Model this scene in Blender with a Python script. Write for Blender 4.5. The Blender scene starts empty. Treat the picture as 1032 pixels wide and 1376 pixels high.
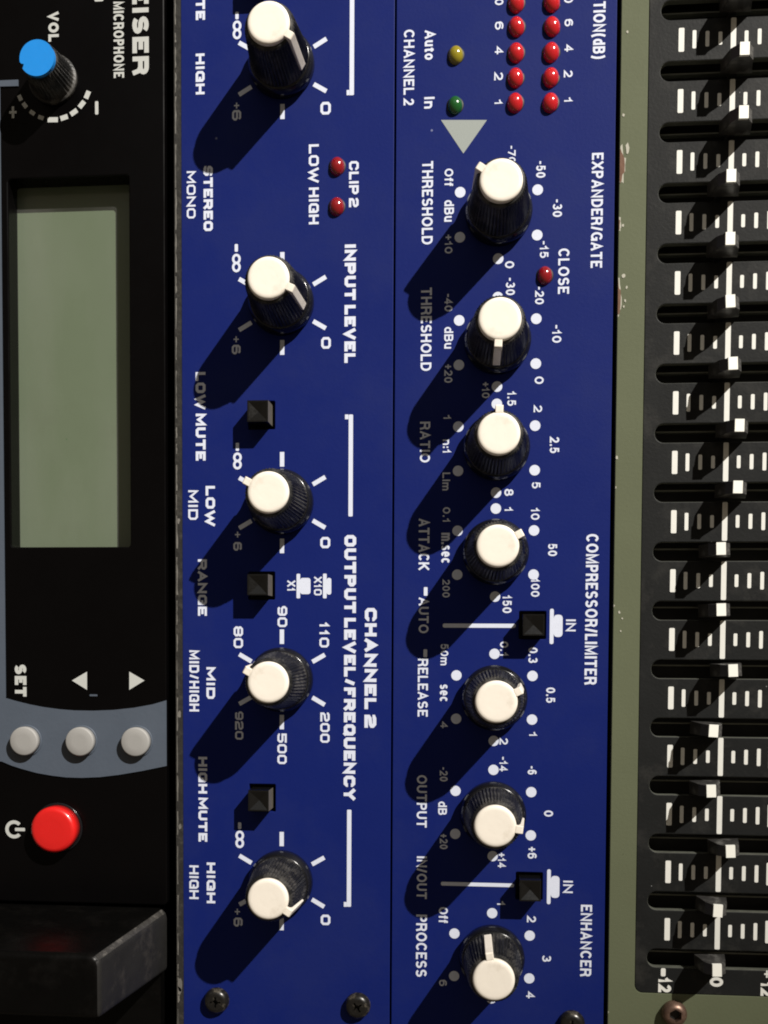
import bpy, bmesh, math, random
from mathutils import Vector, Matrix, Euler
random.seed(7)
MM = 0.001
sc = bpy.context.scene
COL = sc.collection

# ------------------------------------------------------------------ camera
F_PX, PPX, PPY, W_PX, H_PX = 1450.0, 497.85, 918.94, 1032.0, 1376.0
CAM_H = 225.13                                   # mm above the blue panels
CAM_ROT = (-0.0410894, 0.0886365, 0.0044647)
cam = bpy.data.cameras.new('camera')
cam_o = bpy.data.objects.new('camera', cam)
COL.objects.link(cam_o)
cam_o.location = (0, 0, CAM_H * MM)
cam_o.rotation_euler = CAM_ROT
cam.sensor_width = 36.0
cam.lens = F_PX / H_PX * 36.0
cam.shift_x = (W_PX / 2 - PPX) / H_PX
cam.shift_y = (PPY - H_PX / 2) / H_PX
cam.clip_start = 0.005
cam.clip_end = 20.0
sc.camera = cam_o

# ------------------------------------------------------------------ light
world = bpy.data.worlds.new('World')
sc.world = world
world.use_nodes = True
bg = world.node_tree.nodes['Background']
bg.inputs['Color'].default_value = (1.0, 0.82, 0.60, 1)
bg.inputs['Strength'].default_value = 0.145


def aim(o, target):
    o.rotation_euler = (Vector(target) - o.location).to_track_quat('-Z', 'Y').to_euler()


LDIR = Vector((.516, .631, .572)).normalized()
sp = bpy.data.lights.new('room_lamp', 'SPOT')
sp.energy = 820
sp.color = (1.0, 0.95, 0.88)
sp.spot_size = math.radians(11.6)
sp.spot_blend = 1.0
sp.shadow_soft_size = 0.016
so = bpy.data.objects.new('room_lamp', sp)
COL.objects.link(so)
so.location = Vector((-.02, .03, 0)) + LDIR * 3.0
aim(so, (0.0, .145, 0))

ar = bpy.data.lights.new('soft_lamp', 'AREA')
ar.energy = 0.24
ar.color = (0.86, 0.93, 1.0)
ar.size = 0.5
ao = bpy.data.objects.new('soft_lamp', ar)
COL.objects.link(ao)
ao.location = (-.02, .55, .55)
aim(ao, (-.02, .10, 0))

vs = sc.view_settings
vs.view_transform = 'Standard'
vs.look = 'None'
vs.exposure = 0.0
vs.gamma = 1.0
vs.use_curve_mapping = False
sc.render.engine = 'CYCLES'
sc.cycles.use_denoising = True
sc.cycles.max_bounces = 6
sc.cycles.filter_width = 1.9

# ------------------------------------------------------------------ photo pixel -> point on a plane z (mm)
RM = Euler(CAM_ROT, 'XYZ').to_matrix()


def at(px, py, z=0.0):
    d = RM @ Vector(((px - PPX) / F_PX, -(py - PPY) / F_PX, -1.0))
    t = (CAM_H - z) / (-d.z)
    return Vector((d.x * t, d.y * t))


# ------------------------------------------------------------------ materials
def mat(name, col, rough=0.5, metal=0.0, coat=0.0, spec=0.5, var=0.0, var_scale=60.0, bump=0.0, bump_scale=900.0,
        specks=None, speck_scale=110.0, speck_keep=0.80, grime=None, grime_amt=0.0, grime_scale=45.0, sub=0.0):
    m = bpy.data.materials.new(name)
    m.use_nodes = True
    nt = m.node_tree
    b = nt.nodes['Principled BSDF']
    b.inputs['Base Color'].default_value = (*col, 1)
    b.inputs['Roughness'].default_value = rough
    b.inputs['Metallic'].default_value = metal
    b.inputs['Coat Weight'].default_value = coat
    b.inputs['Coat Roughness'].default_value = 0.08
    b.inputs['Specular IOR Level'].default_value = spec
    if sub:
        b.inputs['Subsurface Weight'].default_value = sub
        b.inputs['Subsurface Scale'].default_value = 0.001
        b.inputs['Subsurface Radius'].default_value = (1, .3, .2)
    tc = nt.nodes.new('ShaderNodeTexCoord')
    last = None

    def noise(scale, detail=4, rough_=.6):
        n = nt.nodes.new('ShaderNodeTexNoise')
        n.inputs['Scale'].default_value = scale
        n.inputs['Detail'].default_value = detail
        n.inputs['Roughness'].default_value = rough_
        nt.links.new(tc.outputs['Object'], n.inputs['Vector'])
        return n

    def mix(fac, a, bcol):
        mx = nt.nodes.new('ShaderNodeMix')
        mx.data_type = 'RGBA'
        nt.links.new(fac, mx.inputs[0])
        if isinstance(a, tuple):
            mx.inputs[6].default_value = (*a, 1)
        else:
            nt.links.new(a, mx.inputs[6])
        mx.inputs[7].default_value = (*bcol, 1)
        return mx.outputs[2]
    cur = col
    if var:
        n = noise(var_scale)
        cur = mix(n.outputs['Fac'], tuple(c * (1 - var) for c in col), tuple(min(1, c * (1 + var)) for c in col))
        r = nt.nodes.new('ShaderNodeMapRange')
        r.inputs['To Min'].default_value = max(0.02, rough - .12)
        r.inputs['To Max'].default_value = min(1, rough + .12)
        n2 = noise(var_scale * 3.1)
        nt.links.new(n2.outputs['Fac'], r.inputs['Value'])
        nt.links.new(r.outputs['Result'], b.inputs['Roughness'])
    if grime:
        n = noise(grime_scale, 8, .7)
        r = nt.nodes.new('ShaderNodeMapRange')
        r.inputs['From Min'].default_value = .62 - .25 * grime_amt
        r.inputs['From Max'].default_value = .74 - .2 * grime_amt
        r.inputs['To Max'].default_value = grime_amt
        nt.links.new(n.outputs['Fac'], r.inputs['Value'])
        cur = mix(r.outputs['Result'], cur, grime)
    if specks:
        v = nt.nodes.new('ShaderNodeTexVoronoi')
        v.inputs['Scale'].default_value = speck_scale
        nt.links.new(tc.outputs['Object'], v.inputs['Vector'])
        lt = nt.nodes.new('ShaderNodeMath'); lt.operation = 'LESS_THAN'
        lt.inputs[1].default_value = .035
        nt.links.new(v.outputs['Distance'], lt.inputs[0])
        sx = nt.nodes.new('ShaderNodeSeparateColor')
        nt.links.new(v.outputs['Color'], sx.inputs[0])
        gt = nt.nodes.new('ShaderNodeMath'); gt.operation = 'GREATER_THAN'
        gt.inputs[1].default_value = speck_keep
        nt.links.new(sx.outputs[0], gt.inputs[0])
        mu = nt.nodes.new('ShaderNodeMath'); mu.operation = 'MULTIPLY'
        nt.links.new(lt.outputs[0], mu.inputs[0]); nt.links.new(gt.outputs[0], mu.inputs[1])
        m2 = nt.nodes.new('ShaderNodeMath'); m2.operation = 'MULTIPLY'; m2.inputs[1].default_value = .55
        nt.links.new(mu.outputs[0], m2.inputs[0])
        cur = mix(m2.outputs[0], cur, specks)
    if not isinstance(cur, tuple):
        nt.links.new(cur, b.inputs['Base Color'])
    if bump:
        n = noise(bump_scale, 3)
        bp = nt.nodes.new('ShaderNodeBump')
        bp.inputs['Strength'].default_value = bump
        bp.inputs['Distance'].default_value = 0.0002
        nt.links.new(n.outputs['Fac'], bp.inputs['Height'])
        nt.links.new(bp.outputs['Normal'], b.inputs['Normal'])
    return m


M_BLUE = mat('blue_panel_paint', (.0045, .0115, .104), .55, spec=.10, var=.08, var_scale=55, bump=.12, bump_scale=1500,
             specks=(.25, .27, .38), speck_scale=150, speck_keep=.76, grime=(.0095, .0165, .100), grime_amt=.55, grime_scale=28)
M_PRINT = mat('white_print', (.58, .615, .72), .6, spec=.2, var=.05, var_scale=900)
M_GREYPRINT = mat('grey_print', (.27, .295, .28), .6, spec=.2)
M_KNOB = mat('knob_black_plastic', (.008, .008, .008), .46, spec=.28, var=.3, var_scale=300, bump=.25, bump_scale=2500,
             grime=(.085, .08, .072), grime_amt=.62, grime_scale=330)
M_SKIRT = mat('knob_skirt_plastic', (.006, .006, .007), .2, spec=.4, var=.3, var_scale=250)
M_CAP = mat('cream_cap_plastic', (.77, .715, .63), .45, spec=.35, var=.05, var_scale=180, grime=(.50, .44, .35), grime_amt=.42, grime_scale=170,
            bump=.08, bump_scale=900)
M_BUTTON = mat('button_black_plastic', (.004, .004, .004), .22, spec=.5, var=.2, var_scale=500)
M_SIDE = mat('button_lit_side', (.10, .09, .075), .45, spec=.4, var=.4, var_scale=500)  # lamp glint on the right-hand button wall, put into the colour as lighter grey
M_RED = mat('red_diode_plastic', (.42, .010, .014), .16, coat=.6, sub=.15)
M_DARKRED = mat('dark_red_diode_plastic', (.20, .006, .009), .16, coat=.6)
M_YELLOW = mat('yellow_diode_plastic', (.23, .185, .012), .16, coat=.6)
M_GREEN = mat('green_diode_plastic', (.008, .075, .014), .16, coat=.6)
M_SCREW = mat('black_screw_steel', (.012, .011, .010), .3, metal=.3, var=.4, var_scale=600, grime=(.30, .26, .2), grime_amt=.35,
              grime_scale=500)
M_RUSTSCREW = mat('rusty_screw_steel', (.16, .10, .075), .42, metal=.7, var=.4, var_scale=600, grime=(.30, .19, .14),
                  grime_amt=.6, grime_scale=500)
M_OLIVE = mat('olive_panel_paint', (.096, .107, .064), .6, spec=.12, var=.10, var_scale=60, bump=.15, bump_scale=1400,
              specks=(.05, .05, .03), speck_scale=240, speck_keep=.7)
M_EQBLACK = mat('black_plate_paint', (.0095, .0100, .0100), .55, spec=.13, var=.35, var_scale=90, bump=.2, bump_scale=1500,
                specks=(.3, .3, .3), speck_scale=260, speck_keep=.72, grime=(.035, .034, .031), grime_amt=.4, grime_scale=130)
M_EQPRINT = mat('plate_white_print', (.66, .66, .62), .6, spec=.2, var=.05, var_scale=900)
M_RUST = mat('rust', (.145, .085, .06), .85, spec=.1, var=.4, var_scale=900)
M_CHIP = mat('bare_primer', (.38, .37, .31), .8, spec=.1)
M_SLIDER = mat('slider_black_plastic', (.028, .027, .026), .38, spec=.4, var=.4, var_scale=500, grime=(.17, .165, .155), grime_amt=.5,
               grime_scale=420)
M_SLIDEMARK = mat('slider_white_plastic', (.80, .80, .74), .5, spec=.3)
M_SLOTCUT = mat('slot_edge_steel', (.11, .115, .095), .5, metal=.3, var=.5, var_scale=500)
M_RECV = mat('receiver_black_plastic', (.0016, .0014, .0015), .25, spec=.10, var=.25, var_scale=40,
             specks=(.12, .12, .11), speck_scale=70, speck_keep=.87)
M_RECVTEXT = mat('receiver_white_print', (.43, .44, .42), .6, spec=.2)
M_GREYBLUE = mat('grey_blue_overlay', (.064, .079, .104), .5, spec=.35, var=.1, var_scale=90, bump=.15, bump_scale=1200)
M_GREYBTN = mat('grey_rubber', (.27, .265, .255), .55, spec=.3, var=.04, var_scale=300)
M_REDBTN = mat('red_button_plastic', (.56, .011, .010), .30, coat=.25, var=.04, var_scale=300)
M_BLUECAP = mat('sky_blue_plastic', (.010, .205, .60), .42, spec=.4, var=.06, var_scale=400)
M_LCD = mat('lcd_film', (.118, .146, .094), .50, spec=.15, var=.04, var_scale=70, grime=(.11, .13, .085), grime_amt=.35, grime_scale=60,
            specks=(.04, .1, .04), speck_scale=130, speck_keep=.84)
M_BRACKET = mat('handle_black_paint', (.0018, .0017, .0016), .33, spec=.10, var=.45, var_scale=120, bump=.3, bump_scale=700,
                grime=(.006, .0055, .005), grime_amt=.4, grime_scale=160, specks=(.4, .38, .34), speck_scale=100, speck_keep=.8)
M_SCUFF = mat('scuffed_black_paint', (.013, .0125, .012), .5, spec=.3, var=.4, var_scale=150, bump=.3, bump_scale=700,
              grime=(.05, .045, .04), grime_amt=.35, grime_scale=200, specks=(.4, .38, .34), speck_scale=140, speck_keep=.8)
M_EDGE = mat('rubbed_black_edge', (.035, .033, .03), .4, spec=.4, var=.7, var_scale=900, grime=(.16, .15, .135), grime_amt=.5, grime_scale=420)
M_WORN = mat('worn_edge_metal', (.18, .172, .155), .5, metal=.3, var=.5, var_scale=900)
M_LIP = mat('shelf_black_paint', (.022, .021, .019), .45, metal=.0, spec=.3, var=.5, var_scale=220, bump=.6, bump_scale=1200,
            grime=(.075, .07, .06), grime_amt=.45, grime_scale=500)
M_DARK = mat('chassis_black_steel', (.003, .003, .003), .6, var=.2, var_scale=90)
M_BASE = mat('case_lining', (.008, .008, .008), .9, var=.2, var_scale=60)


# ------------------------------------------------------------------ mesh builder (millimetres)
class MB:
    def __init__(self, *mats):
        self.bm = bmesh.new()
        self.mats = list(mats)

    def mi(self, m):
        if m not in self.mats:
            self.mats.append(m)
        return self.mats.index(m)

    def poly(self, pts, m, smooth=False):
        vs_ = [self.bm.verts.new(p) for p in pts]
        f = self.bm.faces.new(vs_)
        f.material_index = self.mi(m)
        f.smooth = smooth
        return f

    def flat(self, pts2, z, m):                    # flat counter-clockwise patch
        a = sum(p[0] * q[1] - q[0] * p[1] for p, q in zip(pts2, list(pts2[1:]) + [pts2[0]]))
        if a < 0:
            pts2 = list(pts2)[::-1]
        return self.poly([(p[0], p[1], z) for p in pts2], m)

    def lathe(self, prof, m, n=64, c=(0, 0), ripple=0, smooth=True, cap=True):
        """prof: (r, z[, ripple amplitude]) from the bottom up"""
        rings = []
        for p in prof:
            r, z = p[0], p[1]
            amp = p[2] if len(p) > 2 else 0
            ring = []
            for i in range(n):
                a = 2 * math.pi * i / n
                rr = r + (amp if i % 2 else -amp)
                ring.append(self.bm.verts.new((c[0] + rr * math.cos(a), c[1] + rr * math.sin(a), z)))
            rings.append(ring)
        k = self.mi(m)
        for a, b in zip(rings, rings[1:]):
            for i in range(n):
                f = self.bm.faces.new((a[i], a[(i + 1) % n], b[(i + 1) % n], b[i]))
                f.material_index = k
                f.smooth = smooth
        if cap:
            f = self.bm.faces.new(rings[-1]); f.material_index = k
            f = self.bm.faces.new(rings[0][::-1]); f.material_index = k

    def prism(self, pts2, z0, z1, m, top_inset=0.0):
        a = sum(p[0] * q[1] - q[0] * p[1] for p, q in zip(pts2, list(pts2[1:]) + [pts2[0]]))
        if a < 0:
            pts2 = list(pts2)[::-1]
        k = self.mi(m)
        cx = sum(p[0] for p in pts2) / len(pts2); cy = sum(p[1] for p in pts2) / len(pts2)
        lo = [self.bm.verts.new((p[0], p[1], z0)) for p in pts2]
        hi = [self.bm.verts.new((cx + (p[0] - cx) * (1 - top_inset), cy + (p[1] - cy) * (1 - top_inset), z1)) for p in pts2]
        fs = [self.bm.faces.new(hi), self.bm.faces.new(lo[::-1])]
        n = len(pts2)
        for i in range(n):
            fs.append(self.bm.faces.new((lo[i], lo[(i + 1) % n], hi[(i + 1) % n], hi[i])))
        for f in fs:
            f.material_index = k
        return fs

    def box(self, x0, x1, y0, y1, z0, z1, m):
        return self.prism([(x0, y0), (x1, y0), (x1, y1), (x0, y1)], z0, z1, m)

    def bevel(self, w, seg=2, angle=30):
        es = [e for e in self.bm.edges if len(e.link_faces) == 2 and e.calc_face_angle(0) > math.radians(angle)]
        bmesh.ops.bevel(self.bm, geom=es, offset=w, segments=seg, profile=.5, affect='EDGES')

    def add_mesh(self, me, m, fn=lambda p: p):
        k = self.mi(m)
        vs_ = [self.bm.verts.new(fn(v.co)) for v in me.vertices]
        for p in me.polygons:
            try:
                f = self.bm.faces.new([vs_[i] for i in p.vertices])
                f.material_index = k
            except ValueError:
                pass

    def build(self, name, parent=None, loc=(0, 0, 0)):
        """loc: world position in mm of this object's origin; vertices are relative to it"""
        me = bpy.data.meshes.new(name)
        bmesh.ops.scale(self.bm, vec=(MM, MM, MM), verts=self.bm.verts)
        self.bm.normal_update()
        self.bm.to_mesh(me)
        self.bm.free()
        for m in self.mats:
            me.materials.append(m)
        o = bpy.data.objects.new(name, me)
        COL.objects.link(o)
        place(o, parent, loc)
        return o


WORLD = {}


def place(o, parent, loc):
    WORLD[o] = Vector(loc)
    o.parent = parent
    o.location = (Vector(loc) - (WORLD[parent] if parent else Vector((0, 0, 0)))) * MM


def thing(name, label, cat, loc):
    o = bpy.data.objects.new(name, None)
    o.empty_display_size = .01
    COL.objects.link(o)
    place(o, None, loc)
    o['label'] = label
    o['category'] = cat
    return o


def dup(o, loc, rotz=None):
    """copy of a part with its sub-parts, standing at another place of the same thing"""
    c = o.copy()
    COL.objects.link(c)
    place(c, o.parent, loc)
    if rotz is not None:
        c.rotation_euler.z = rotz
    for ch in o.children:
        d = ch.copy()
        COL.objects.link(d)
        d.parent = c
    return c


def rounded(x0, x1, y0, y1, r, n=6):
    pts = []
    for cx, cy, a0 in ((x1 - r, y1 - r, 0), (x0 + r, y1 - r, 90), (x0 + r, y0 + r, 180), (x1 - r, y0 + r, 270)):
        for i in range(n + 1):
            a = math.radians(a0 + 90 * i / n)
            pts.append((cx + r * math.cos(a), cy + r * math.sin(a)))
    return pts


def circle(cx, cy, r, n=28):
    return [(cx + r * math.cos(2 * math.pi * i / n), cy + r * math.sin(2 * math.pi * i / n)) for i in range(n)]


def plate(mb, outline, holes, z_top, thick, m, bev=0.12):
    """a plate with real holes cut through it"""
    cu = bpy.data.curves.new('tmp', 'CURVE')
    cu.dimensions = '2D'
    cu.fill_mode = 'BOTH'
    cu.extrude = thick / 2 - bev
    cu.bevel_depth = bev
    cu.bevel_resolution = 1
    cu.offset = -bev
    for loop in [outline] + holes:
        s = cu.splines.new('POLY')
        s.points.add(len(loop) - 1)
        for i, p in enumerate(loop):
            s.points[i].co = (p[0], p[1], 0, 1)
        s.use_cyclic_u = True
    o = bpy.data.objects.new('tmp', cu)
    COL.objects.link(o)
    dg = bpy.context.evaluated_depsgraph_get()
    ev = o.evaluated_get(dg)
    me = ev.to_mesh()
    mb.add_mesh(me, m, lambda p: (p.x, p.y, p.z + z_top - thick / 2))
    ev.to_mesh_clear()
    bpy.data.objects.remove(o)
    bpy.data.curves.remove(cu)


# ------------------------------------------------------------------ lettering
def rect_world(r):
    x0, x1, y0, y1 = r
    xm, ym = (x0 + x1) / 2, (y0 + y1) / 2
    return at(x0, ym).x, at(x1, ym).x, at(xm, y0).y, at(xm, y1).y


Z_PRINT = 0.035


c = .2
GL = {
 'A': [[(0, 0), (.5, 1), (1, 0)], [(.2, .3), (.8, .3)]],
 'C': [[(1, .68), (1, 1 - c), (1 - c, 1), (c, 1), (0, 1 - c), (0, c), (c, 0), (1 - c, 0), (1, c), (1, .32)]],
 'D': [[(0, 0), (0, 1), (1 - c, 1), (1, 1 - c), (1, c), (1 - c, 0), 'z']],
 'E': [[(1, 1), (0, 1), (0, 0), (1, 0)], [(0, .5), (.92, .5)]],
 'F': [[(1, 1), (0, 1), (0, 0)], [(0, .48), (.88, .48)]],
 'G': [[(1, .72), (1, 1 - c), (1 - c, 1), (c, 1), (0, 1 - c), (0, c), (c, 0), (1, 0), (1, .46), (.55, .46)]],
 'H': [[(0, 0), (0, 1)], [(1, 0), (1, 1)], [(0, .5), (1, .5)]],
 'I': [[(.5, 0), (.5, 1)]],
 'L': [[(0, 1), (0, 0), (1, 0)]],
 'M': [[(0, 0), (0, 1), (.5, .2), (1, 1), (1, 0)]],
 'N': [[(0, 0), (0, 1), (1, 0), (1, 1)]],
 'O': [[(c, 0), (0, c), (0, 1 - c), (c, 1), (1 - c, 1), (1, 1 - c), (1, c), (1 - c, 0), 'z']],
 'P': [[(0, 0), (0, 1), (1 - c, 1), (1, 1 - c), (1, .6), (1 - c, .42), (0, .42)]],
 'Q': [[(c, 0), (0, c), (0, 1 - c), (c, 1), (1 - c, 1), (1, 1 - c), (1, c), (1 - c, 0), 'z'], [(.62, .3), (1, -.05)]],
 'R': [[(0, 0), (0, 1), (1 - c, 1), (1, 1 - c), (1, .6), (1 - c, .44), (0, .44)], [(.6, .44), (1, 0)]],
 'S': [[(1, .75), (1, 1 - c / 2), (1 - c, 1), (c, 1), (0, 1 - c), (0, .62), (c, .5), (1 - c, .5), (1, .38), (1, c), (1 - c, 0),
        (c, 0), (0, c / 2), (0, .25)]],
 'T': [[(0, 1), (1, 1)], [(.5, 1), (.5, 0)]],
 'U': [[(0, 1), (0, c), (c, 0), (1 - c, 0), (1, c), (1, 1)]],
 'V': [[(0, 1), (.5, 0), (1, 1)]],
 'W': [[(0, 1), (.26, 0), (.5, .8), (.74, 0), (1, 1)]],
 'X': [[(0, 0), (1, 1)], [(0, 1), (1, 0)]],
 'Y': [[(0, 1), (.5, .48), (1, 1)], [(.5, .48), (.5, 0)]],
 '/': [[(0, -.05), (1, 1.05)]],
 '0': [[(c, 0), (0, c), (0, 1 - c), (c, 1), (1 - c, 1), (1, 1 - c), (1, c), (1 - c, 0), 'z']],
 '1': [[(.1, .72), (.55, 1), (.55, 0)]],
 '2': [[(0, .75), (0, 1 - c / 2), (c, 1), (1 - c, 1), (1, 1 - c), (1, .65), (1 - c, .52), (c, .46), (0, .3), (0, 0), (1, 0)]],
 '5': [[(1, 1), (0, 1), (0, .56), (1 - c, .56), (1, .42), (1, c), (1 - c, 0), (c, 0), (0, c / 2), (0, .2)]],
 '6': [[(.95, .85), (.8, 1), (c, 1), (0, 1 - c), (0, c), (c, 0), (1 - c, 0), (1, c), (1, .4), (1 - c, .56), (0, .56)]],
 '8': [[(c, .5), (0, .66), (0, 1 - c), (c, 1), (1 - c, 1), (1, 1 - c), (1, .66), (1 - c, .5), 'z'],
       [(c, .5), (0, .36), (0, c), (c, 0), (1 - c, 0), (1, c), (1, .36), (1 - c, .5)]],
 '9': [[(.05, .15), (.2, 0), (1 - c, 0), (1, c), (1, 1 - c), (1 - c, 1), (c, 1), (0, 1 - c), (0, .6), (c, .44), (1, .44)]],
 'o': [[(.5 + .5 * math.sin(t) , .5 + .5 * math.sin(2 * t) * 1.0) for t in
        [2 * math.pi * (i + .5) / 28 for i in range(28)]] + ['z']],
 '+': [[(0, .5), (1, .5)], [(.5, 0), (.5, 1)]],
 '-': [[(0, .5), (1, .5)]],
}
# the infinity sign as two round loops
GL['o'] = [[(.25 + .25 * math.cos(2 * math.pi * i / 14), .5 + .5 * math.sin(2 * math.pi * i / 14)) for i in range(14)] + ['z'],
           [(.75 + .25 * math.cos(2 * math.pi * i / 14), .5 + .5 * math.sin(2 * math.pi * i / 14)) for i in range(14)] + ['z']]
WID = {'I': .3, '1': .62, '/': .62, '-': .5, '+': .7, 'o': 1.9, 'M': 1.18, 'W': 1.4, ' ': .26, 'L': .86, 'E': .9, 'F': .86}


def ribbon(pts, w, closed):
    n = len(pts)
    L, R = [], []
    for i in range(n):
        p = Vector(pts[i])
        a = Vector(pts[i - 1]) if (i > 0 or closed) else None
        b = Vector(pts[(i + 1) % n]) if (i < n - 1 or closed) else None
        d1 = (p - a).normalized() if a is not None else None
        d2 = (b - p).normalized() if b is not None else None
        if d1 is None:
            p = p - d2 * 0
            d1 = d2
        if d2 is None:
            d2 = d1
        n1 = Vector((-d1.y, d1.x)); n2 = Vector((-d2.y, d2.x))
        mm = (n1 + n2)
        if mm.length < 1e-6:
            mm = n1
        mm.normalize()
        k = min(1 / max(.35, mm.dot(n1)), 2.2)
        L.append(p + mm * k * w / 2)
        R.append(p - mm * k * w / 2)
    return L, R


def arc(cx, cy, rx, ry, a0, a1, n=10):
    return [(cx + rx * math.cos(math.radians(a0 + (a1 - a0) * i / n)), cy + ry * math.sin(math.radians(a0 + (a1 - a0) * i / n)))
            for i in range(n + 1)]


X_ = .72                                            # height of the small letters
def low(paths):
    return [[(p[0], p[1] * X_) if p != 'z' else p for p in q] for q in paths]


# plain grotesque lettering
SANS = {
 'A': [[(0, 0), (.5, 1), (1, 0)], [(.2, .28), (.8, .28)]],
 'B': [[(0, 0), (0, 1), (.55, 1)] + arc(.58, .765, .36, .235, 90, -90, 8) + [(0, .53)], [(.58, .53)] + arc(.6, .265, .4, .265, 90, -90, 8) + [(0, 0)]],
 'C': [arc(.52, .5, .52, .5, 38, 322, 18)],
 'D': [[(0, 0), (0, 1), (.45, 1)] + arc(.45, .5, .55, .5, 80, -80, 12) + [(.45, 0), 'z']],
 'E': [[(1, 1), (0, 1), (0, 0), (1, 0)], [(0, .52), (.9, .52)]],
 'F': [[(1, 1), (0, 1), (0, 0)], [(0, .5), (.85, .5)]],
 'G': [arc(.52, .5, .52, .5, 40, 335, 18) + [(1, .46), (.58, .46)], [(1, .4), (1, 0)]],
 'H': [[(0, 0), (0, 1)], [(1, 0), (1, 1)], [(0, .52), (1, .52)]],
 'I': [[(.5, 0), (.5, 1)]],
 'K': [[(0, 0), (0, 1)], [(1, 1), (0, .36)], [(.36, .58), (1, 0)]],
 'L': [[(0, 1), (0, 0), (1, 0)]],
 'M': [[(0, 0), (0, 1), (.5, .1), (1, 1), (1, 0)]],
 'N': [[(0, 0), (0, 1), (1, 0), (1, 1)]],
 'O': [arc(.5, .5, .5, .5, 0, 345, 23) + ['z']],
 'P': [[(0, 0), (0, 1), (.6, 1)] + arc(.62, .73, .38, .27, 90, -90, 8) + [(0, .46)]],
 'R': [[(0, 0), (0, 1), (.6, 1)] + arc(.62, .74, .36, .26, 90, -90, 8) + [(0, .48)], [(.6, .48), (.88, .36), (1, 0)]],
 'S': [arc(.5, .745, .46, .255, 25, 250, 10) + [(.62, .5)] + arc(.5, .255, .5, .255, 70, -155, 10)],
 'T': [[(0, 1), (1, 1)], [(.5, 1), (.5, 0)]],
 'U': [[(0, 1), (0, .36)] + arc(.5, .36, .5, .36, 190, 350, 10) + [(1, .36), (1, 1)]],
 'V': [[(0, 1), (.5, 0), (1, 1)]],
 'W': [[(0, 1), (.26, 0), (.5, .95), (.74, 0), (1, 1)]],
 'X': [[(0, 0), (1, 1)], [(0, 1), (1, 0)]],
 '/': [[(0, 0), (1, 1)]],
 '0': [arc(.5, .5, .5, .5, 0, 345, 23) + ['z']],
 '1': [[(0, .70), (.45, .78), (.72, 1), (.72, 0)]],
 '2': [arc(.5, .70, .48, .30, 165, -35, 10) + [(.5, .30), (.02, 0), (1, 0)]],
 '3': [arc(.47, .755, .43, .245, 155, -75, 10) + [(.4, .52)], arc(.47, .265, .5, .265, 78, -160, 11)],
 '4': [[(.74, 0), (.74, 1), (0, .28), (1, .28)]],
 '5': [[(.92, 1), (.18, 1), (.06, .50)] + arc(.48, .33, .5, .33, 130, -155, 12)],
 '6': [arc(.55, .62, .55, .38, 40, 180, 8) + arc(.5, .32, .5, .32, 180, -170, 16)],
 '7': [[(0, 1), (1, 1), (.35, 0)]],
 '8': [arc(.5, .755, .42, .245, 270, -75, 14) + ['z'], arc(.5, .265, .5, .265, 0, 345, 18) + ['z']],
 '+': [[(0, .45), (1, .45)], [(.5, .12), (.5, .78)]],
 '-': [[(0, .42), (1, .42)]],
 '.': [[(.5, 0), (.5, .05)]],
 ':': [[(.5, .02), (.5, .07)], [(.5, .55), (.5, .6)]],
 '(': [[(1, 1.12), (.5, .9), (.12, .6), (.12, .24), (.5, -.06), (1, -.28)]],
 ')': [[(0, 1.12), (.5, .9), (.88, .6), (.88, .24), (.5, -.06), (0, -.28)]],
 'n': low([[(0, 0), (0, 1)], [(0, .62)] + arc(.5, .62, .5, .38, 160, 0, 8) + [(1, 0)]]),
 'm': low([[(0, 0), (0, 1)], [(0, .66)] + arc(.25, .68, .25, .32, 160, 0, 6) + [(.5, 0)], [(.5, .66)] + arc(.75, .68, .25, .32, 160, 0, 6) + [(1, 0)]]),
 'u': low([[(0, 1), (0, .38)] + arc(.5, .38, .5, .38, 190, 340, 8), [(1, 1), (1, 0)]]),
 'o': low([arc(.5, .5, .5, .5, 0, 345, 23) + ['z']]),
 'c': low([arc(.52, .5, .52, .5, 42, 318, 14)]),
 'e': low([[(.06, .5), (1, .5)] + arc(.5, .5, .5, .5, 10, 315, 15)]),
 's': low([arc(.5, .745, .46, .255, 25, 250, 8) + [(.62, .5)] + arc(.5, .255, .5, .255, 70, -155, 8)]),
 'd': [[(1, 0), (1, 1)], [(p[0], p[1] * X_) for p in arc(.5, .5, .5, .5, 45, 315, 16)]],
 't': [[(.45, .95), (.45, .2), (.6, 0), (1, 0)], [(0, X_), (1, X_)]],
 'f': [[(1, 1), (.65, 1), (.45, .85), (.45, 0)], [(0, X_), (1, X_)]],
 'i': [[(.5, 0), (.5, X_)], [(.5, .92), (.5, 1)]],
}
SWID = {'A': .88, 'B': .80, 'C': .88, 'D': .86, 'E': .74, 'F': .70, 'G': .92, 'H': .84, 'I': .24, 'K': .88, 'L': .70, 'M': 1.02, 'N': .86,
        'O': .96, 'P': .78, 'R': .84, 'S': .80, 'T': .80, 'U': .84, 'V': .86, 'W': 1.2, 'X': .86, '/': .45, '1': .44, '+': .55, '-': .36,
        '.': .22, ':': .22, '(': .44, ')': .44, 'n': .64, 'm': .98, 'u': .64, 'o': .68, 'c': .64, 'e': .66, 's': .60, 'd': .68, 't': .42,
        'f': .42, 'i': .22, ' ': .24}


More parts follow.
